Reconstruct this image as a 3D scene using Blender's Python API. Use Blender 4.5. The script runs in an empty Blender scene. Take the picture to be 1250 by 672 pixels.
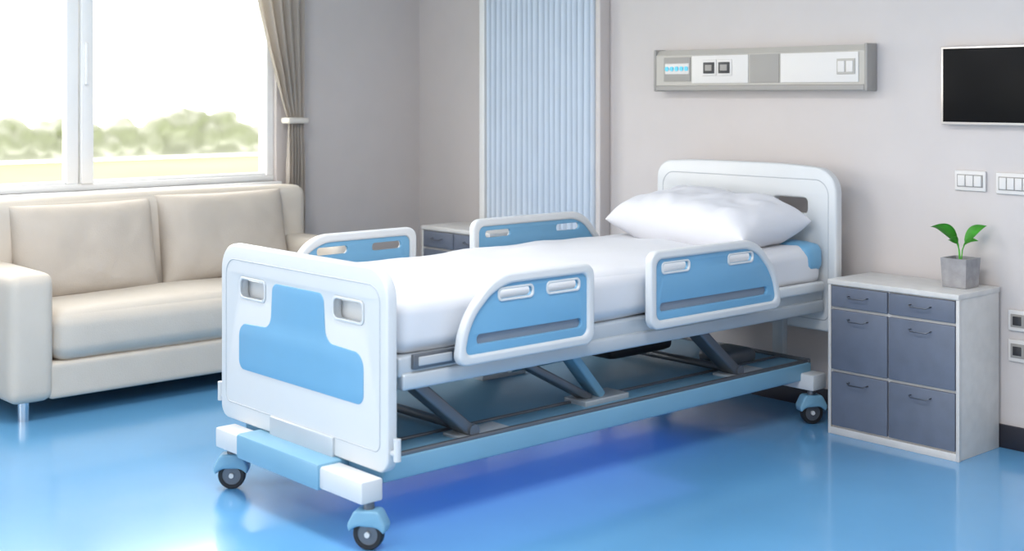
import bpy, bmesh, math, random
from mathutils import Vector, Matrix, noise
random.seed(4)
S = bpy.context.scene
COL = S.collection
try:
    S.view_settings.view_transform = 'Standard'
    S.view_settings.look = 'None'
except Exception:
    pass

# ------------------------------------------------------------ materials
def mat(name, col, rough=0.5, metal=0.0, var=0.03, vscale=6.0, bump=0.0, bscale=80.0,
        coat=0.0, emit=None, estr=0.0, sub=0.0, spec=0.5, sheen=0.0):
    m = bpy.data.materials.new(name); m.use_nodes = True
    nt = m.node_tree; b = nt.nodes['Principled BSDF']
    tc = nt.nodes.new('ShaderNodeTexCoord')
    nz = nt.nodes.new('ShaderNodeTexNoise'); nz.inputs['Scale'].default_value = vscale
    nz.inputs['Detail'].default_value = 4
    nt.links.new(tc.outputs['Object'], nz.inputs['Vector'])
    cr = nt.nodes.new('ShaderNodeValToRGB')
    c = Vector(col)
    cr.color_ramp.elements[0].position = 0.3; cr.color_ramp.elements[1].position = 0.7
    cr.color_ramp.elements[0].color = (*[max(0, x*(1-var)) for x in c], 1)
    cr.color_ramp.elements[1].color = (*[min(1, x*(1+var)) for x in c], 1)
    nt.links.new(nz.outputs['Fac'], cr.inputs['Fac'])
    nt.links.new(cr.outputs['Color'], b.inputs['Base Color'])
    b.inputs['Roughness'].default_value = rough
    b.inputs['Metallic'].default_value = metal
    b.inputs['Specular IOR Level'].default_value = spec
    b.inputs['Coat Weight'].default_value = coat
    b.inputs['Coat Roughness'].default_value = 0.08
    if sheen: b.inputs['Sheen Weight'].default_value = sheen
    if emit:
        b.inputs['Emission Color'].default_value = (*emit, 1)
        b.inputs['Emission Strength'].default_value = estr
    if bump:
        n2 = nt.nodes.new('ShaderNodeTexNoise'); n2.inputs['Scale'].default_value = bscale
        n2.inputs['Detail'].default_value = 5
        nt.links.new(tc.outputs['Object'], n2.inputs['Vector'])
        bp = nt.nodes.new('ShaderNodeBump'); bp.inputs['Strength'].default_value = bump
        bp.inputs['Distance'].default_value = 0.01
        nt.links.new(n2.outputs['Fac'], bp.inputs['Height'])
        nt.links.new(bp.outputs['Normal'], b.inputs['Normal'])
    return m

M = {}
M['wall'] = mat('wall_paint', (0.60, 0.553, 0.54), 0.75, var=0.015, bump=0.03, bscale=200, spec=0.3)
M['ceil'] = mat('ceiling_paint', (0.8, 0.8, 0.8), 0.9)
M['floor'] = mat('blue_floor', (0.135, 0.375, 0.655), 0.22, var=0.06, vscale=1.2, coat=0.5, bump=0.01, bscale=3)
M['base'] = mat('baseboard_black', (0.02, 0.02, 0.03), 0.4)
M['white'] = mat('white_plastic', (0.63, 0.645, 0.66), 0.32, var=0.01)
M['blue'] = mat('blue_plastic', (0.155, 0.37, 0.57), 0.35, var=0.02)
M['blue2'] = mat('blue_base_plastic', (0.18, 0.37, 0.52), 0.4, var=0.02)
M['silver'] = mat('silver_frame', (0.52, 0.56, 0.60), 0.35, metal=0.3, var=0.02)
M['steel'] = mat('dark_steel', (0.16, 0.17, 0.19), 0.35, metal=0.6, var=0.05)
M['grey'] = mat('grey_slot', (0.22, 0.26, 0.32), 0.45)
M['groove'] = mat('groove_grey', (0.45, 0.47, 0.5), 0.5)
M['black'] = mat('black_rubber', (0.012, 0.012, 0.014), 0.5)
M['sheet'] = mat('white_sheet', (0.67, 0.67, 0.70), 0.85, var=0.01, bump=0.15, bscale=8, sheen=0.1)
M['pillow'] = mat('pillow_cotton', (0.69, 0.69, 0.73), 0.85, var=0.01, bump=0.2, bscale=9)
M['sofa'] = mat('cream_upholstery', (0.61, 0.55, 0.48), 0.6, var=0.03, bump=0.12, bscale=160)
M['sofac'] = mat('cushion_fabric', (0.52, 0.46, 0.40), 0.7, var=0.03, bump=0.15, bscale=140)
M['chrome'] = mat('chrome', (0.7, 0.72, 0.75), 0.2, metal=1.0)
M['cab'] = mat('cabinet_white', (0.63, 0.61, 0.59), 0.45, var=0.05, vscale=18)
M['drawer'] = mat('drawer_slate', (0.135, 0.155, 0.205), 0.5, var=0.07, vscale=14)
M['handle'] = mat('handle_grey', (0.12, 0.13, 0.15), 0.3, metal=0.7)
M['pot'] = mat('concrete_pot', (0.32, 0.31, 0.32), 0.8, var=0.15, vscale=25, bump=0.2)
M['soil'] = mat('soil', (0.05, 0.035, 0.025), 0.9, bump=0.5)
M['leaf'] = mat('leaf_green', (0.10, 0.46, 0.05), 0.4, var=0.25, vscale=20)
M['drape'] = mat('drape_beige', (0.64, 0.59, 0.54), 0.85, var=0.03, bump=0.1, bscale=250)
M['tie'] = mat('drape_tie', (0.66, 0.62, 0.57), 0.8)
M['pleat'] = mat('pleated_pale_curtain', (0.70, 0.77, 0.86), 0.7, var=0.02)
M['frame'] = mat('window_frame_white', (0.82, 0.82, 0.82), 0.4, var=0.01)
M['unit'] = mat('bedhead_unit_beige', (0.47, 0.44, 0.40), 0.45, var=0.02)
M['unitd'] = mat('bedhead_unit_grey', (0.33, 0.31, 0.29), 0.5, var=0.02)
M['plate'] = mat('plate_white', (0.70, 0.67, 0.65), 0.4, var=0.01)
M['dark'] = mat('socket_dark', (0.03, 0.03, 0.035), 0.4)
M['led'] = mat('led_cyan', (0.05, 0.45, 0.65), 0.3, emit=(0.1, 0.6, 0.8), estr=0.2)
M['screen'] = mat('tv_screen', (0.004, 0.004, 0.005), 0.35, var=0.0, spec=0.1)
M['tvframe'] = mat('tv_frame', (0.72, 0.66, 0.62), 0.3, metal=0.6)
M['lawn'] = mat('lawn_grass', (0.36, 0.44, 0.17), 0.9, var=0.12, vscale=0.25)
M['tree'] = mat('tree_foliage_hazed', (0.56, 0.58, 0.48), 0.95, var=0.10, vscale=0.6, spec=0.0)  # foliage colour paled so that haze is put into it
M['lamp'] = mat('fill_panel_white', (0.9, 0.9, 0.9), 0.5)  # body colour of the added ceiling fill panels

# ------------------------------------------------------------ helpers
def empty(name, loc):
    e = bpy.data.objects.new(name, None); e.location = loc
    e.empty_display_size = 0.1
    COL.objects.link(e); return e

def put(name, me, m, parent=None, smooth=35):
    if m is not None and not me.materials: me.materials.append(M[m] if isinstance(m, str) else m)
    if smooth:
        for p in me.polygons: p.use_smooth = True
        try: me.set_sharp_from_angle(angle=math.radians(smooth))
        except Exception: pass
    ob = bpy.data.objects.new(name, me); COL.objects.link(ob)
    if parent:
        ob.parent = parent
        ob.matrix_parent_inverse = Matrix.Translation(parent.location).inverted()
    return ob

def bm_mesh(bm, name):
    bmesh.ops.recalc_face_normals(bm, faces=bm.faces)
    me = bpy.data.meshes.new(name); bm.to_mesh(me); bm.free(); return me

def box(name, x0, x1, y0, y1, z0, z1, m, parent=None, bev=0.004, xf=None):
    bm = bmesh.new(); bmesh.ops.create_cube(bm, size=1)
    for v in bm.verts:
        v.co = Vector(((x0+x1)/2+v.co.x*(x1-x0), (y0+y1)/2+v.co.y*(y1-y0), (z0+z1)/2+v.co.z*(z1-z0)))
    if bev:
        bev = min(bev, 0.45*min(abs(x1-x0), abs(y1-y0), abs(z1-z0)))
        bmesh.ops.bevel(bm, geom=bm.edges[:], offset=bev, segments=3, profile=0.5, affect='EDGES')
    if xf is not None: bmesh.ops.transform(bm, matrix=xf, verts=bm.verts)
    return put(name, bm_mesh(bm, name), m, parent)

def multibox(name, boxes, m, parent=None, bev=0.0):
    bm = bmesh.new()
    for (x0, x1, y0, y1, z0, z1) in boxes:
        r = bmesh.ops.create_cube(bm, size=1)
        for v in r['verts']:
            v.co = Vector(((x0+x1)/2+v.co.x*(x1-x0), (y0+y1)/2+v.co.y*(y1-y0), (z0+z1)/2+v.co.z*(z1-z0)))
        if bev:
            es = list({e for v in r['verts'] for e in v.link_edges})
            bmesh.ops.bevel(bm, geom=es, offset=bev, segments=2, profile=0.5, affect='EDGES')
    return put(name, bm_mesh(bm, name), m, parent)

def cyl(name, p0, p1, r, m, parent=None, seg=24, r2=None):
    p0 = Vector(p0); p1 = Vector(p1); d = p1-p0
    bm = bmesh.new()
    bmesh.ops.create_cone(bm, cap_ends=True, segments=seg, radius1=r, radius2=r if r2 is None else r2, depth=d.length)
    q = Vector((0, 0, 1)).rotation_difference(d.normalized())
    bmesh.ops.transform(bm, matrix=Matrix.Translation((p0+p1)/2) @ q.to_matrix().to_4x4(), verts=bm.verts)
    return put(name, bm_mesh(bm, name), m, parent)

def rpoly(pts, n=8):
    out = []; N = len(pts)
    for i in range(N):
        p = Vector(pts[i][:2]); a = Vector(pts[i-1][:2]); b = Vector(pts[(i+1) % N][:2]); r = pts[i][2]
        da = a-p; db = b-p
        t = min(r, 0.49*da.length, 0.49*db.length)
        if t < 1e-5: out.append(p); continue
        A = p+da.normalized()*t; B = p+db.normalized()*t
        for k in range(n+1):
            s = k/n; w = 0.7071
            den = (1-s)**2+2*w*s*(1-s)+s*s
            out.append((A*(1-s)**2+p*2*w*s*(1-s)+B*s*s)/den)
    return out

def area2(p): return sum(p[i-1].x*p[i].y-p[i].x*p[i-1].y for i in range(len(p)))

def plate(name, outer, holes, plane, off, thick, m, parent=None, bev=0.004):
    cu = bpy.data.curves.new(name+'_c', 'CURVE'); cu.dimensions = '2D'; cu.fill_mode = 'BOTH'
    cu.extrude = thick/2-bev; cu.bevel_depth = bev; cu.bevel_resolution = 2; cu.offset = -bev
    loops = [rpoly(outer)]+[rpoly(h) for h in holes]
    for i, L in enumerate(loops):
        a = area2(L)
        if (i == 0 and a < 0) or (i > 0 and a > 0): L = L[::-1]
        sp = cu.splines.new('POLY'); sp.points.add(len(L)-1)
        for k, p in enumerate(L): sp.points[k].co = (p.x, p.y, 0, 1)
        sp.use_cyclic_u = True
    tmp = bpy.data.objects.new('tmp', cu); COL.objects.link(tmp)
    bpy.context.view_layer.update()
    dg = bpy.context.evaluated_depsgraph_get()
    me = bpy.data.meshes.new_from_object(tmp.evaluated_get(dg))
    bpy.data.objects.remove(tmp)
    for v in me.vertices:
        u, w, t = v.co
        v.co = (u, off+t, w) if plane == 'XZ' else ((off+t, u, w) if plane == 'YZ' else (u, w, off+t))
    bm = bmesh.new(); bm.from_mesh(me); bmesh.ops.remove_doubles(bm, verts=bm.verts, dist=1e-5)
    me2 = bm_mesh(bm, name)
    me2.materials.clear()
    return put(name, me2, m, parent, smooth=30)

def tube(name, pts, r, m, parent=None, cyclic=False):
    cu = bpy.data.curves.new(name, 'CURVE'); cu.dimensions = '3D'; cu.bevel_depth = r; cu.bevel_resolution = 3
    cu.use_fill_caps = True
    sp = cu.splines.new('POLY'); sp.points.add(len(pts)-1)
    for k, p in enumerate(pts): sp.points[k].co = (*p, 1)
    sp.use_cyclic_u = cyclic
    tmp = bpy.data.objects.new('tmp', cu); COL.objects.link(tmp)
    bpy.context.view_layer.update()
    me = bpy.data.meshes.new_from_object(tmp.evaluated_get(bpy.context.evaluated_depsgraph_get()))
    bpy.data.objects.remove(tmp); me.materials.clear()
    return put(name, me, m, parent)

def rbox(name, b, r, m, parent=None, n=22, puff=(0, 0, 0), amp=0.0, sc=3.0, xf=None):
    x0, x1, y0, y1, z0, z1 = b
    c = Vector(((x0+x1)/2, (y0+y1)/2, (z0+z1)/2)); h = Vector(((x1-x0)/2, (y1-y0)/2, (z1-z0)/2))
    inner = Vector([max(0.0, k-r) for k in h])
    bm = bmesh.new(); bmesh.ops.create_cube(bm, size=2)
    bmesh.ops.subdivide_edges(bm, edges=bm.edges[:], cuts=n, use_grid_fill=True)
    for v in bm.verts:
        s = Vector([math.sin(max(-1, min(1, k))*math.pi/2) for k in v.co])
        p = Vector([s[i]*h[i] for i in range(3)])
        q = Vector([max(-inner[i], min(inner[i], p[i])) for i in range(3)])
        d = p-q
        if d.length > 1e-9:
            rr = min(r, h[0], h[1], h[2]); p = q+d.normalized()*rr
        u, w, t = s
        p.x += puff[0]*(1 if u > 0 else -1)*(abs(u) > .999)*(1-w*w)*(1-t*t)
        p.y += puff[1]*(1 if w > 0 else -1)*(abs(w) > .999)*(1-u*u)*(1-t*t)
        p.z += puff[2]*(1 if t > 0 else -1)*(abs(t) > .999)*(1-u*u)*(1-w*w)
        if amp:
            p += d.normalized()*amp*noise.noise((p+c)*sc) if d.length > 1e-9 else Vector((0, 0, 0))
        v.co = p+c
    if xf is not None: bmesh.ops.transform(bm, matrix=xf, verts=bm.verts)
    return put(name, bm_mesh(bm, name), m, parent, smooth=60)

def pillow(name, w, h, t, xf, m, parent=None, n=40, pinch=0.10, seed=0, amp=0.006, pw=0.5):
    bm = bmesh.new(); top = {}; bot = {}
    for i in range(n+1):
        for j in range(n+1):
            u = math.sin((2*i/n-1)*math.pi/2); v = math.sin((2*j/n-1)*math.pi/2)
            e = max(0.0, (1-u**4)*(1-v**4))**pw
            x = u*w/2*(1-pinch*(1-v*v)*0.5*abs(u)) ; y = v*h/2*(1-pinch*(1-u*u)*0.5*abs(v))
            nz = noise.noise(Vector((x*7+seed, y*7, seed)))*amp + noise.noise(Vector((x*18, y*14+seed, 3)))*amp*0.5
            edge = i in (0, n) or j in (0, n)
            a = bm.verts.new((x, y, t/2*e+nz*e)); top[i, j] = a
            bot[i, j] = a if edge else bm.verts.new((x, y, -t/2*e+nz*e))
    for i in range(n):
        for j in range(n):
            bm.faces.new((top[i, j], top[i+1, j], top[i+1, j+1], top[i, j+1]))
            q = (bot[i, j], bot[i, j+1], bot[i+1, j+1], bot[i+1, j])
            try: bm.faces.new(q)
            except ValueError: pass
    bmesh.ops.transform(bm, matrix=xf, verts=bm.verts)
    return put(name, bm_mesh(bm, name), m, parent, smooth=80)

# ------------------------------------------------------------ room shell
WX = -6.565; WY = 5.08; H = 2.75; RX = 2.2; RY = -1.8
multibox('floor', [(WX, RX, RY, WY, -0.1, 0)], 'floor')
multibox('ceiling', [(WX, RX, RY, WY, H, H+0.1)], 'ceil')
wy0, wy1, wz0, wz1 = 1.35, 4.03, 0.945, 2.4
multibox('wall_left', [(WX-.2, WX, RY, WY+.2, -0.1, wz0), (WX-.2, WX, RY, WY+.2, wz1, H+.1),
                       (WX-.2, WX, RY, wy0, wz0, wz1), (WX-.2, WX, wy1, WY+.2, wz0, wz1)], 'wall')
multibox('wall_back', [(WX, RX, WY, WY+.2, -0.1, H+.1)], 'wall')
multibox('baseboard_back', [(-4.88, RX, WY-.015, WY, 0, 0.095)], 'base', bev=0.003)
multibox('baseboard_left', [(WX, WX+.015, RY, WY-.02, 0, 0.095)], 'base', bev=0.003)

# window
win = empty('window_1', (WX-.08, (wy0+wy1)/2, wz0))
fx0, fx1 = WX-.12, WX-.03
multibox('frame', [(fx0, fx1, wy0, wy1, wz0, wz0+.035), (fx0, fx1, wy0, wy1, wz1-.04, wz1),
                   (fx0, fx1, wy0, wy0+.04, wz0+.035, wz1-.04), (fx0, fx1, wy1-.045, wy1, wz0+.035, wz1-.04)], 'frame', win, bev=.004)
my = 2.86
multibox('sash_left', [(fx0+.02, fx1-.01, my-.068, my-.002, wz0+.035, wz1-.04)], 'frame', win, bev=.006)
multibox('sash_right', [(fx0+.04, fx1+.012, my+.004, my+.072, wz0+.035, wz1-.04)], 'frame', win, bev=.006)
multibox('sash_rails', [(fx0+.03, fx1-.02, wy0+.04, my-.068, wz0+.035, wz0+.05), (fx0+.03, fx1-.02, my+.072, wy1-.045, wz0+.035, wz0+.05)], 'frame', win, bev=.003)
box('sash_handle', fx1+.012, fx1+.03, my+.02, my+.035, 1.5, 1.72, 'frame', win)
box('sill', WX-.03, WX+.03, wy0-.03, wy1+.02, wz0-.03, wz0, 'frame', win)

# outdoors
lawn = multibox('lawn', [(-38, -6.9, -30, 70, -0.75, -0.55)], 'lawn')
bm = bmesh.new()
for i in range(800):
    y = 2+i*0.048+random.uniform(-.3, .3)
    prof = .55+.75*max(0, .45+.9*noise.noise(Vector((y*.22, 2.2, 0))))+.30*noise.noise(Vector((y*.8, 7, 0)))
    prof = max(.35, prof)
    r = random.uniform(.18, .34); x = -39.4+random.uniform(-.45, .45)
    z = -.6+r+random.random()**.8*max(0, prof-r*.5)
    res = bmesh.ops.create_icosphere(bm, subdivisions=2, radius=r)
    for v in res['verts']:
        v.co *= 1+.3*noise.noise(v.co*6+Vector((i, 0, 0)))
        v.co += Vector((x, y, z))
r_ = bmesh.ops.create_cube(bm, size=1)
for v in r_['verts']: v.co = Vector((-39.5+v.co.x*.5, 21+v.co.y*38, -.3+v.co.z*.6))
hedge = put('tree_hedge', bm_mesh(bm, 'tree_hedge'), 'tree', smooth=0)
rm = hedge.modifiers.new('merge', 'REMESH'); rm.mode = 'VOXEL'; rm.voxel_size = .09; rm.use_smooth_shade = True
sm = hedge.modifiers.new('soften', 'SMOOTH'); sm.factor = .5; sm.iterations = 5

# drape at the window
def cloth(name, zs, fy, fx, folds, amp, m, parent, nu=160, thick=0.004):
    bm = bmesh.new(); rows = []
    for z in zs:
        y0, y1 = fy(z); row = []
        for i in range(nu+1):
            s = i/nu
            a = amp(z)*math.sin(s*folds*2*math.pi+0.4*math.sin(z*1.5))
            row.append(bm.verts.new((fx+a+.3*amp(z)*math.sin(s*folds*5.1+z), y0+(y1-y0)*s, z)))
        rows.append(row)
    for a, b in zip(rows, rows[1:]):
        for i in range(nu): bm.faces.new((a[i], a[i+1], b[i+1], b[i]))
    bmesh.ops.solidify(bm, geom=bm.faces[:], thickness=thick)
    return put(name, bm_mesh(bm, name), m, parent, smooth=80)
dr = empty('window_drape', (WX+.08, 4.1, 0.02))
def ybounds(z):
    t = 1.30
    if z > t:
        k = min(1, (z-t)/1.1)
        return 4.06-.31*k**0.85, 4.165+.01*k
    k = min(1, (t-z)/.5)
    return 4.06-.015*k, 4.165+.005*k
zs = [0.02+(2.5-0.02)*i/70 for i in range(71)]
cloth('drape_panel', zs, ybounds, WX+.075, 5, lambda z: .010+.014*min(1, abs(z-1.3)/.25), 'drape', dr)
rbox('tie_band', (WX+.03, WX+.122, 4.04, 4.18, 1.28, 1.315), .012, 'tie', dr, n=6)
cyl('drape_rod', (WX+.075, 1.0, 2.53), (WX+.075, 4.45, 2.53), .015, 'chrome', dr)

# pleated curtain on the bed wall
pc = empty('pleated_curtain', (-5.4, WY-.04, 0.02))
bm = bmesh.new(); nf = 20; X0, X1 = -5.83, -4.93; prev = None
N = nf*8
for i in range(N+1):
    x = X0+(X1-X0)*i/N
    ph = (i/N*nf) % 1.0
    y = WY-.052+.036*math.cos(2*math.pi*ph)
    x += .006*math.sin(4*math.pi*ph)
    cur = [bm.verts.new((x+.004*math.sin(z*1.3+i*.2), y, z)) for z in (0.02, 0.6, 1.2, 1.8, 2.6)]
    if prev:
        for k in range(4): bm.faces.new((prev[k], cur[k], cur[k+1], prev[k+1]))
    prev = cur
put('pleats', bm_mesh(bm, 'pleats'), 'pleat', pc, smooth=80)
box('edge_strip_far', -5.885, -5.84, WY-.08, WY-.002, 0.0, 2.6, 'frame', pc)
box('edge_strip_near', -4.92, -4.885, WY-.08, WY-.002, 0.0, 2.6, 'wall', pc)
box('track', -5.90, -4.88, WY-.09, WY-.002, 2.6, 2.65, 'silver', pc)

# ------------------------------------------------------------ hospital bed
CX = -3.855
bed = empty('hospital_bed', (CX, 3.65, 0))
hw = .53
FY = 2.49; FC = CX-.032
fb = [(FC-hw, .235, .05), (FC+hw, .235, .05), (FC+hw, .892, .10), (FC-hw, .892, .10)]
def cut(C, sx, za, zb, a=.215, b=.395):
    s = sorted((C+sx*a, C+sx*b))
    return [(s[0], za, .02), (s[1], za, .02), (s[1], zb, .02), (s[0], zb, .02)]
c = FC+.004
plate('footboard', fb, [cut(c, -1, .698, .773), cut(c, 1, .698, .773)], 'XZ', FY, .042, 'white', bed, bev=.01)
bp = [(c-.396, .435, .035), (c+.396, .435, .035), (c+.396, .604, .05), (c+.175, .612, .045), (c+.163, .775, .03),
      (c-.163, .775, .03), (c-.175, .612, .045), (c-.396, .604, .05)]
plate('footboard_blue_inlay', bp, [], 'XZ', FY-.020, .008, 'blue', bed, bev=.002)
g = rpoly([(FC-hw+.04, .30, .03), (FC+hw-.04, .30, .03), (FC+hw-.04, .835, .06), (FC-hw+.04, .835, .06)])
tube('footboard_groove', [(p.x, FY-.0205, p.y) for p in g], .0025, 'groove', bed, True)
for s in (-1, 1):
    plate('handle_rim', cut(c, s, .695, .776), [cut(c, s, .703, .768, .222, .388)], 'XZ', FY-.020, .006, 'white', bed, bev=.0015)
    x0, x1 = sorted((c+s*.20, c+s*.41))
    box('handle_pocket', x0, x1, FY+.020, FY+.032, .685, .755, 'white', bed, bev=.003)
    cyl('bumper_arm', (FC+s*(hw-.01), FY, .305), (FC+s*(hw+.03), FY, .305), .010, 'white', bed)
    cyl('bumper_pin', (FC+s*(hw+.03), FY-.004, .285), (FC+s*(hw+.03), FY-.004, .355), .012, 'white', bed)
# headboard
HY = 4.90; HC = CX+.008
hb = [(HC-hw+.01, .40, .05), (HC+hw, .40, .05), (HC+hw, 1.115, .10), (HC+.30, 1.135, .2), (HC-.30, 1.135, .2), (HC-hw+.01, 1.12, .08)]
plate('headboard', hb, [cut(CX, -1, .915, .985, .20, .385), cut(CX, 1, .915, .985, .20, .385)], 'XZ', HY, .05, 'white', bed, bev=.01)
g = rpoly([(HC-hw+.05, .45, .03), (HC+hw-.04, .45, .03), (HC+hw-.04, 1.07, .07), (HC-hw+.05, 1.07, .07)])
tube('headboard_groove', [(p.x, HY-.0245, p.y) for p in g], .0025, 'groove', bed, True)

# platform + mattress + sheet
PX = .475
box('platform', CX-PX, CX+PX, 2.53, 4.87, .53, .60, 'silver', bed, bev=.012)
for s in (-1, 1):
    x0, x1 = sorted((CX+s*(PX-.05), CX+s*(PX+.012)))
    box('side_profile', x0, x1, 2.54, 4.86, .490, .545, 'silver', bed, bev=.01)
    x0, x1 = sorted((CX+s*(PX+.005), CX+s*(PX+.02)))
    box('side_socket', x0, x1, 2.60, 2.74, .565, .595, 'groove', bed, bev=.004)
    x0, x1 = sorted((CX+s*(PX), CX+s*(PX+.016)))
    box('side_trim', x0, x1, 2.58, 2.76, .555, .605, 'steel', bed, bev=.004)
    x0, x1 = sorted((CX+s*(PX), CX+s*(PX+.03)))
    box('corner_lug', x0, x1, 4.50, 4.84, .585, .63, 'white', bed, bev=.01)
multibox('cross_members', [(CX-.43, CX+.43, 2.60, 2.66, .48, .54), (CX-.43, CX+.43, 3.42, 3.48, .48, .54), (CX-.43, CX+.43, 4.1, 4.16, .48, .54)], 'silver', bed, bev=.005)
rbox('mattress_and_sheet', (CX-.475, CX+.475, 2.53, 4.865, .60, .785), .055, 'sheet', bed, n=60, puff=(.01, 0, .015), amp=.014, sc=5)
rbox('head_bolster', (CX-.46, CX+.49, 4.72, 4.87, .66, .80), .05, 'blue', bed, n=10)
xf = Matrix.Translation((CX+.03, 4.60, .880)) @ Matrix.Rotation(math.radians(-1), 4, 'Z') @ Matrix.Rotation(math.radians(2.5), 4, 'Y') @ Matrix.Rotation(math.radians(7), 4, 'X')
pillow('pillow', .82, .47, .245, xf, 'pillow', bed, n=56, pinch=.10, seed=3, amp=.022, pw=.5)

# side rails
def siderail(prefix, X, ya, yb, z0, z1, flip, side):
    def T(y): return (ya+yb-y) if flip else y
    def shape(i, r):
        p = [(ya+i, z0+i, r), (yb-i, z0+i, r), (yb-i, z1-i, r), (ya+.17+i*.4, z1-i, .07), (ya+.028+i, z0+.155-i*.2, .07)]
        return [(T(y), z, r) for y, z, r in p]
    plate(prefix+'_frame', shape(0, .045), [shape(.034, .03)], 'YZ', X, .036, 'white', bed, bev=.009)
    zc = z1-.085
    def slot(a, b, za, zb):
        return [(T(a), za, .014), (T(b), za, .014), (T(b), zb, .014), (T(a), zb, .014)]
    h = [slot(ya+.19, ya+.34, zc, zc+.032), slot(yb-.225, yb-.075, zc, zc+.032)]
    ls = slot(ya+.09, yb-.06, z0+.065, z0+.098)
    plate(prefix+'_panel', shape(.030, .03), h+[ls], 'YZ', X, .016, 'blue', bed, bev=.002)
    for k, q in enumerate(h):
        ys = [p[0] for p in q]; a, b = min(ys), max(ys)
        o = [(a-.008, zc-.008, .018), (b+.008, zc-.008, .018), (b+.008, zc+.04, .018), (a-.008, zc+.04, .018)]
        plate(prefix+'_grip_%d' % k, o, [q], 'YZ', X+side*.006, .012, 'white', bed, bev=.003)
    ys = [p[0] for p in ls]
    box(prefix+'_slot_back', X-side*.008-.003, X-side*.008+.003, min(ys)-.005, max(ys)+.005, z0+.058, z0+.105, 'grey', bed, bev=.001)
    for yy in (ya+.16, yb-.16):
        yy = T(yy)
        x0, x1 = sorted((X-side*.01, CX+side*(PX-.03)))
        box(prefix+'_bracket', x0, x1, yy-.03, yy+.03, z0-.005, z0+.03, 'silver', bed)
XR = -3.315
siderail('rail_foot_near', XR, 2.71, 3.35, .553, .843, False, 1)
siderail('rail_head_near', XR, 3.65, 4.46, .560, .858, True, 1)
XL = 2*CX-XR
siderail('rail_foot_far', XL, 2.69, 3.375, .58, .89, False, -1)
siderail('rail_head_far', XL, 3.69, 4.54, .58, .898, True, -1)

# base chassis
BX = .435
box('base_pan', CX-BX, CX+BX, 2.50, 4.84, .19, .265, 'blue2', bed, bev=.008)
multibox('base_rim', [(CX-BX+.005, CX-BX+.02, 2.52, 4.82, .262, .278), (CX+BX-.02, CX+BX-.005, 2.52, 4.82, .262, .278),
                      (CX-BX, CX+BX, 2.505, 2.52, .262, .28), (CX-BX, CX+BX, 4.82, 4.835, .262, .28),
                      (CX+BX-.17, CX+BX-.155, 2.52, 4.82, .262, .274)], 'steel', bed, bev=.003)
multibox('foot_beam_ends', [(CX-.455, CX-.27, 2.385, 2.47, .152, .225), (CX+.22, CX+.475, 2.385, 2.47, .152, .225)], 'white', bed, bev=.008)
multibox('foot_beam_cover', [(CX-.29, CX+.24, 2.375, 2.52, .145, .235)], 'blue2', bed, bev=.012)
box('foot_post', CX-.2, CX+.2, 2.46, 2.52, .22, .30, 'silver', bed)
multibox('head_beam_ends', [(CX-.475, CX-.27, 4.76, 4.86, .155, .225), (CX+.22, CX+.50, 4.76, 4.86, .155, .225)], 'white', bed, bev=.008)
multibox('head_beam_cover', [(CX-.29, CX+.24, 4.75, 4.88, .15, .235)], 'blue2', bed, bev=.012)
multibox('head_posts', [(CX-.28, CX-.22, 4.84, 4.875, .2, .6), (CX+.22, CX+.28, 4.84, 4.875, .2, .6)], 'silver', bed, bev=.004)
multibox('foot_posts', [(CX-.28, CX-.22, 2.51, 2.545, .2, .6), (CX+.22, CX+.28, 2.51, 2.545, .2, .6)], 'silver', bed, bev=.004)

def bar(name, p0, p1, w, t, m):
    p0 = Vector(p0); p1 = Vector(p1); d = p1-p0; L = d.length
    ang = math.atan2(d.z, d.y)
    xf = Matrix.Translation((p0+p1)/2) @ Matrix.Rotation(ang, 4, 'X')
    return box(name, -w/2, w/2, -L/2, L/2, -t/2, t/2, m, bed, bev=.008, xf=xf)
for s in (-1, 1):
    ax = CX+s*.37
    for (yb_, yt, mm) in ((2.90, 2.64, 'steel'), (4.36, 4.10, 'steel')):
        bar('lift_arm', (ax, yb_, .285), (ax, yt, .50), .085, .04, mm)
        cyl('pivot_low', (ax-.05, yb_, .29), (ax+.05, yb_, .29), .022, 'steel', bed)
        cyl('pivot_top', (ax-.05, yt, .50), (ax+.05, yt, .50), .022, 'silver', bed)
        box('pivot_plate', ax-.055, ax+.055, yb_-.06, yb_+.17, .262, .276, 'silver', bed)
    bar('tilt_arm', (CX+s*.30, 3.62, .285), (CX+s*.30, 3.44, .49), .08, .035, 'blue2')
    bar('tilt_link', (CX+s*.30, 3.56, .285), (CX+s*.30, 3.18, .485), .07, .03, 'steel')
    box('tilt_pad', CX+s*.30-.06, CX+s*.30+.06, 3.50, 3.74, .262, .285, 'silver', bed)
cyl('cross_tube', (CX-.37, 2.90, .29), (CX+.37, 2.90, .29), .016, 'steel', bed)
cyl('cross_tube', (CX-.37, 4.36, .29), (CX+.37, 4.36, .29), .016, 'steel', bed)
rbox('lift_motor', (CX-.10, CX+.06, 3.95, 4.35, .33, .42), .03, 'black', bed, n=8)
cyl('motor_rod', (CX-.02, 3.45, .36), (CX-.02, 4.0, .37), .018, 'chrome', bed)
rbox('control_box', (CX+.1, CX+.28, 4.45, 4.66, .262, .33), .03, 'steel', bed, n=8)

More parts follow.
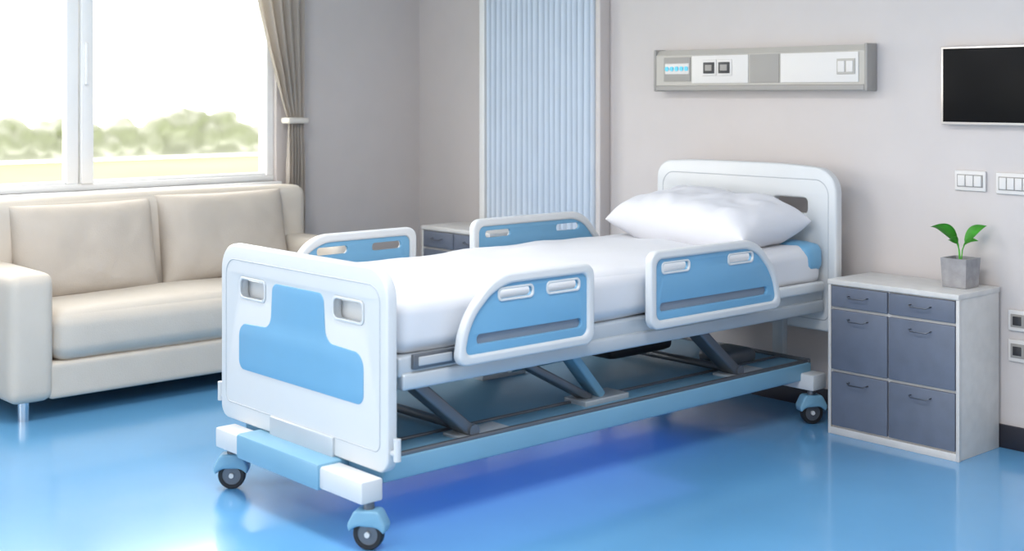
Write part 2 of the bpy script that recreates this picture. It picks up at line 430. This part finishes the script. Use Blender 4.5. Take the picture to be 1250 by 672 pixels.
def caster(x, y, rot):
    R = Matrix.Translation((x, y, 0)) @ Matrix.Rotation(rot, 4, 'Z')
    def L(p): return R @ Vector(p)
    bm = bmesh.new()
    prof = [(.034, -.016), (.046, -.016), (.050, -.010), (.050, .010), (.046, .016), (.034, .016)]
    vs = [bm.verts.new((px, w, 0)) for px, w in prof]
    es = [bm.edges.new((vs[i], vs[(i+1) % len(vs)])) for i in range(len(vs))]
    bmesh.ops.spin(bm, geom=vs+es, cent=(0, 0, 0), axis=(0, 1, 0), angle=2*math.pi, steps=36)
    bmesh.ops.remove_doubles(bm, verts=bm.verts, dist=1e-5)
    bmesh.ops.transform(bm, matrix=R @ Matrix.Translation((0, 0, .0505)), verts=bm.verts)
    put('caster_tire', bm_mesh(bm, 'tire'), 'black', bed)
    cyl('caster_hub', L((0, -.013, .0505)), L((0, .013, .0505)), .035, 'steel', bed, 32)
    cyl('caster_cap', L((0, -.021, .0505)), L((0, .021, .0505)), .009, 'white', bed, 20)
    o = [(-.058, .058, .006), (-.066, .080, .01), (-.040, .130, .012), (.040, .130, .012), (.066, .080, .01), (.058, .058, .006), (.035, .078, .02), (-.035, .078, .02)]
    ob = plate('caster_cover', o, [], 'XZ', 0, .062, 'blue2', bed, bev=.008)
    ob.data.transform(R)
    cyl('caster_stem', L((0, 0, .12)), L((0, 0, .165)), .018, 'steel', bed)
caster(CX+.452, 2.43, math.radians(35)); caster(CX-.41, 2.43, math.radians(50))
caster(CX+.455, 4.81, math.radians(60)); caster(CX-.42, 4.81, math.radians(30))

# ------------------------------------------------------------ sofa
sy0, sy1 = 2.155, 4.06; sx0, sx1 = WX+.13, -5.69
sofa = empty('sofa', ((sx0+sx1)/2, (sy0+sy1)/2, 0))
aw = .20
rbox('base', (sx0+.02, sx1-.015, sy0+aw-.02, sy1-aw+.02, .085, .25), .02, 'sofa', sofa, n=14)
rbox('seat_cushion', (sx0+.2, sx1-.005, sy0+aw+.002, sy1-aw-.002, .245, .475), .075, 'sofa', sofa, n=34, puff=(.01, 0, .025), amp=.006)
rbox('arm_left', (sx0+.0, sx1, sy0, sy0+aw, .085, .655), .045, 'sofa', sofa, n=20, puff=(.004, .006, .006))
rbox('arm_right', (sx0+.0, sx1, sy1-aw, sy1, .085, .665), .045, 'sofa', sofa, n=20, puff=(.004, .006, .006))
rbox('backrest', (sx0, sx0+.19, sy0+.03, sy1-.02, .085, .94), .06, 'sofa', sofa, n=30, puff=(.01, 0, .015))
for i, (a, b) in enumerate(((sy0+aw+.0, 3.085), (3.115, sy1-aw+.0))):
    w = b-a
    xf = (Matrix.Translation((-6.21, (a+b)/2, .682+.014*i)) @ Matrix.Rotation(math.radians(-13), 4, 'Y') @
          Matrix.Rotation(math.radians(90), 4, 'Z') @ Matrix.Rotation(math.radians(90), 4, 'X'))
    pillow('back_cushion_%d' % (i+1), w*1.0, .475, .23, xf, 'sofac', sofa, pinch=.07, seed=i*9, amp=.012, pw=.44)
for lx in (sx1-.07, sx0+.07):
    for ly in (sy0+.085, sy1-.085):
        cyl('leg', (lx, ly, 0), (lx, ly, .09), .024, 'chrome', sofa, r2=.026)

# ------------------------------------------------------------ nightstands
def nightstand(x0, y0, name, Hh=.66):
    W, D = .61, .325; k = Hh/.66
    e = empty(name, (x0+W/2, y0+D/2, 0))
    box('carcass', x0+.004, x0+W-.004, y0+.012, y0+D, 0.0, Hh-.02, 'cab', e, bev=.002)
    box('top', x0, x0+W, y0-.004, y0+D, Hh-.022, Hh, 'cab', e, bev=.003)
    multibox('face_frame', [(x0, x0+.014, y0, y0+.014, 0, Hh-.02), (x0+W-.014, x0+W, y0, y0+.014, 0, Hh-.02),
                            (x0+.014, x0+W-.014, y0, y0+.014, 0, .03)], 'cab', e, bev=.001)
    xm = x0+W*.478
    for (za, zb) in ((.545, .632), (.278, .533), (.038, .266)):
        za *= k; zb *= k
        for (xa, xb) in ((x0+.018, xm-.004), (xm+.004, x0+W-.018)):
            box('drawer_front', xa, xb, y0-.002, y0+.016, za, zb, 'drawer', e, bev=.003)
            xc = (xa+xb)/2; zh = zb-.035 if zb-za > .1 else (za+zb)/2+.008
            pts = [(xc-.045, y0, zh), (xc-.045, y0-.02, zh), (xc-.035, y0-.024, zh-.006), (xc+.035, y0-.024, zh-.006), (xc+.045, y0-.02, zh), (xc+.045, y0, zh)]
            tube('pull_handle', pts, .0025, 'handle', e)
    return e
nightstand(-3.262, 4.735, 'nightstand')
nightstand(-6.0, 4.66, 'nightstand.001', .69)

# potted plant
px0, px1, py0, py1, pz = -2.82, -2.705, 4.885, 5.0, .6615
pl = empty('potted_plant', ((px0+px1)/2, (py0+py1)/2, pz))
bm = bmesh.new(); pcx, pcy = (px0+px1)/2, (py0+py1)/2
hs = .0575
def ring(h, z): return [bm.verts.new((pcx+a*h, pcy+b*h, z)) for a, b in ((-1, -1), (1, -1), (1, 1), (-1, 1))]
R = [ring(hs*.9, pz), ring(hs, pz+.118), ring(hs-.008, pz+.118), ring(hs-.010, pz+.10)]
bm.faces.new(R[0])
for a, b in zip(R, R[1:]):
    for i in range(4): bm.faces.new((a[i], a[(i+1) % 4], b[(i+1) % 4], b[i]))
put('pot', bm_mesh(bm, 'pot'), 'pot', pl, smooth=20)
box('soil', px0+.009, px1-.009, py0+.009, py1-.009, pz+.09, pz+.104, 'soil', pl, bev=.001)
def leaf(base, tip, width, bend, nm):
    base = Vector(base); tip = Vector(tip); d = tip-base; up = Vector((0, 0, 1))
    side = d.cross(up).normalized()
    nrm = side.cross(d.normalized())
    Rt = Matrix.Rotation(math.radians(35), 3, d.normalized())
    side = Rt @ side; nrm = Rt @ nrm
    bm = bmesh.new(); n = 14; rows = []
    for i in range(n+1):
        s = i/n; w = width*(math.sin(math.pi*s**.75)**.9 if 0 < s < 1 else 0.02)
        c = base+d*s+up*bend*math.sin(math.pi*s)
        rows.append([bm.verts.new(c+side*w*k+nrm*abs(k)*w*.35) for k in (-1, -.5, 0, .5, 1)])
    for a, b in zip(rows, rows[1:]):
        for k in range(4): bm.faces.new((a[k], a[k+1], b[k+1], b[k]))
    bmesh.ops.solidify(bm, geom=bm.faces[:], thickness=.0012)
    put(nm, bm_mesh(bm, nm), 'leaf', pl, smooth=80)
rv = Vector((.6665, .7455, 0)); fv = Vector((-.7455, .6665, 0))
def P(r, f, z): return Vector((pcx, pcy, pz+z))+rv*r+fv*f
stems = [((0, 0, .1), (-.005, 0, .15), (-.02, -.01, .185)), ((.003, 0, .1), (.008, 0, .15), (.02, .0, .178)), ((0, .01, .1), (-.005, .01, .17), (-.012, .01, .19))]
for i, s in enumerate(stems): tube('stem_%d' % i, [P(*q) for q in s], .0025, 'leaf', pl)
leaf(P(-.018, -.01, .182), P(-.135, -.035, .248), .030, .022, 'leaf_1')
leaf(P(.018, 0, .175), P(.108, .0, .248), .025, .018, 'leaf_2')
leaf(P(-.012, .01, .188), P(-.055, .035, .230), .020, .015, 'leaf_3')
leaf(P(-.015, -.01, .175), P(-.07, -.06, .195), .018, .012, 'leaf_4')
leaf(P(.010, .0, .165), P(.06, -.04, .19), .016, .010, 'leaf_5')

# ------------------------------------------------------------ wall fittings
un = empty('bedhead_service_unit', (-3.86, WY-.04, 1.58))
ua, ub = -4.49, -3.25
bm = bmesh.new()
prof = [(WY-.001, 1.47), (WY-.055, 1.47), (WY-.078, 1.495), (WY-.078, 1.645), (WY-.055, 1.672), (WY-.001, 1.672)]
v0 = [bm.verts.new((ua, y, z)) for y, z in prof]; v1 = [bm.verts.new((ub, y, z)) for y, z in prof]
bm.faces.new(v0); bm.faces.new(v1[::-1])
for i in range(len(prof)): bm.faces.new((v0[i], v1[i], v1[(i+1) % 6], v0[(i+1) % 6]))
put('housing', bm_mesh(bm, 'housing'), 'unit', un, smooth=10)
yf = WY-.078
box('end_cap_right', ub-.005, ub+.010, WY-.082, WY-.001, 1.465, 1.677, 'unitd', un, bev=.004)
box('end_cap_left', ua-.010, ua+.005, WY-.082, WY-.001, 1.465, 1.677, 'unitd', un, bev=.004)
box('lower_rail', ua+.005, ub-.005, WY-.083, WY-.05, 1.467, 1.495, 'unitd', un, bev=.006)
box('plate_gas', -4.43, -4.255, yf-.004, yf+.002, 1.515, 1.635, 'unitd', un, bev=.001)
box('plate_power', -4.245, -3.895, yf-.004, yf+.002, 1.505, 1.64, 'plate', un, bev=.001)
box('plate_blank', -3.885, -3.715, yf-.004, yf+.002, 1.505, 1.64, 'unitd', un, bev=.001)
box('plate_wide', -3.705, -3.285, yf-.004, yf+.002, 1.505, 1.64, 'plate', un, bev=.001)
box('plate_data', -3.395, -3.30, yf-.009, yf+.002, 1.54, 1.61, 'unit', un, bev=.002)
box('button_panel', -4.42, -4.262, yf-.008, yf, 1.55, 1.605, 'plate', un, bev=.003)
for i in range(5):
    x = -4.405+i*.032
    cyl('indicator_%d' % i, (x, yf-.012, 1.578), (x, yf-.004, 1.578), .012, 'led', un, 16)
for i in range(2):
    x = -4.165+i*.095
    box('socket_plate_%d' % i, x-.012, x+.078, yf-.009, yf, 1.54, 1.62, 'plate', un, bev=.003)
    box('socket_%d' % i, x-.002, x+.068, yf-.012, yf-.006, 1.552, 1.607, 'dark', un, bev=.003)
    box('socket_face_%d' % i, x+.012, x+.054, yf-.015, yf-.01, 1.565, 1.595, 'unitd', un, bev=.002)
for i in range(2):
    box('data_port', -3.387+i*.044, -3.352+i*.044, yf-.013, yf-.008, 1.55, 1.60, 'plate', un, bev=.002)

tv = empty('television', (-2.55, WY-.03, 1.49))
ta, tb = -2.905, -2.30
box('tv_back', ta, tb, WY-.045, WY-.002, 1.322, 1.652, 'tvframe', tv, bev=.004)
box('tv_screen', ta+.012, tb-.012, WY-.048, WY-.040, 1.334, 1.642, 'screen', tv, bev=.001)

def switch(name, x0, w, z0, z1, n, dark=False):
    e = empty(name, (x0+w/2, WY, (z0+z1)/2))
    box('plate', x0, x0+w, WY-.012, WY-.001, z0, z1, 'plate', e, bev=.004)
    k = (w-.03)/n
    box('recess', x0+.012, x0+w-.012, WY-.0145, WY-.011, z0+.016, z1-.016, 'unitd', e, bev=.001)
    for i in range(n):
        if dark:
            xc = x0+.015+(i+.5)*k
            box('socket_%d' % i, xc-.018, xc+.018, WY-.018, WY-.013, (z0+z1)/2-.018, (z0+z1)/2+.018, 'dark', e, bev=.002)
        else:
            box('rocker_%d' % i, x0+.015+i*k+.002, x0+.015+(i+1)*k-.002, WY-.019, WY-.013, z0+.02, z1-.02, 'plate', e, bev=.003)
switch('light_switch', -2.86, .14, 1.045, 1.13, 3)
switch('light_switch.001', -2.675, .20, 1.04, 1.128, 5)
switch('wall_outlet', -2.622, .13, .485, .57, 2, True)
switch('wall_outlet.001', -2.622, .13, .36, .45, 2, True)

# ------------------------------------------------------------ lights
def arealight(name, loc, rot, sx, sy, power, col):
    l = bpy.data.lights.new(name, 'AREA'); l.shape = 'RECTANGLE'; l.size = sx; l.size_y = sy
    l.energy = power; l.color = col
    o = bpy.data.objects.new(name, l); o.location = loc; o.rotation_euler = rot; COL.objects.link(o); return o
for i, (x, y) in enumerate(((-4.6, 2.2), (-2.0, 2.4), (-2.0, 0))):  # unseen ceiling panels, added as fill light for the room
    nm = 'ceiling_fill_panel' + ('' if i == 0 else '.%03d' % i)
    e = empty(nm, (x, y, H))
    box('fill_panel_box', x-.65, x+.65, y-.35, y+.35, H-.03, H, 'lamp', e)
    arealight('ceiling_fill_%d' % i, (x, y, H-.035), (0, 0, 0), 1.2, .6, 46, (1, .965, .93))
arealight('underbed_glow_fill', (CX+.1, 3.4, .185), (0, 0, 0), .5, 1.6, 1.5, (.2, .3, 1.0))  # added light, no fixture: makes the blue glow on the floor

w = bpy.data.worlds.new('World'); S.world = w; w.use_nodes = True
nt = w.node_tree; bg = nt.nodes['Background']
tc = nt.nodes.new('ShaderNodeTexCoord'); sp = nt.nodes.new('ShaderNodeSeparateXYZ')
nt.links.new(tc.outputs['Generated'], sp.inputs[0])
mr = nt.nodes.new('ShaderNodeMapRange'); mr.inputs['From Min'].default_value = .3; mr.inputs['From Max'].default_value = -.6
mr.inputs['To Min'].default_value = 1.05; mr.inputs['To Max'].default_value = 6.3
nt.links.new(sp.outputs['X'], mr.inputs['Value'])
bg.inputs['Color'].default_value = (1, .985, .955, 1)
nt.links.new(mr.outputs['Result'], bg.inputs['Strength'])

# ------------------------------------------------------------ camera
cam = bpy.data.cameras.new('Camera'); co = bpy.data.objects.new('Camera', cam); COL.objects.link(co)
co.location = (0, 0, 1.45); co.rotation_euler = (math.radians(90), 0, math.radians(48.2))
cam.sensor_width = 36; cam.lens = 1590/1250*36; cam.shift_y = -(336-115)/1250
cam.dof.use_dof = True; cam.dof.focus_distance = 5.3; cam.dof.aperture_fstop = 2.2
cam.clip_start = .05; cam.clip_end = 300
S.camera = co
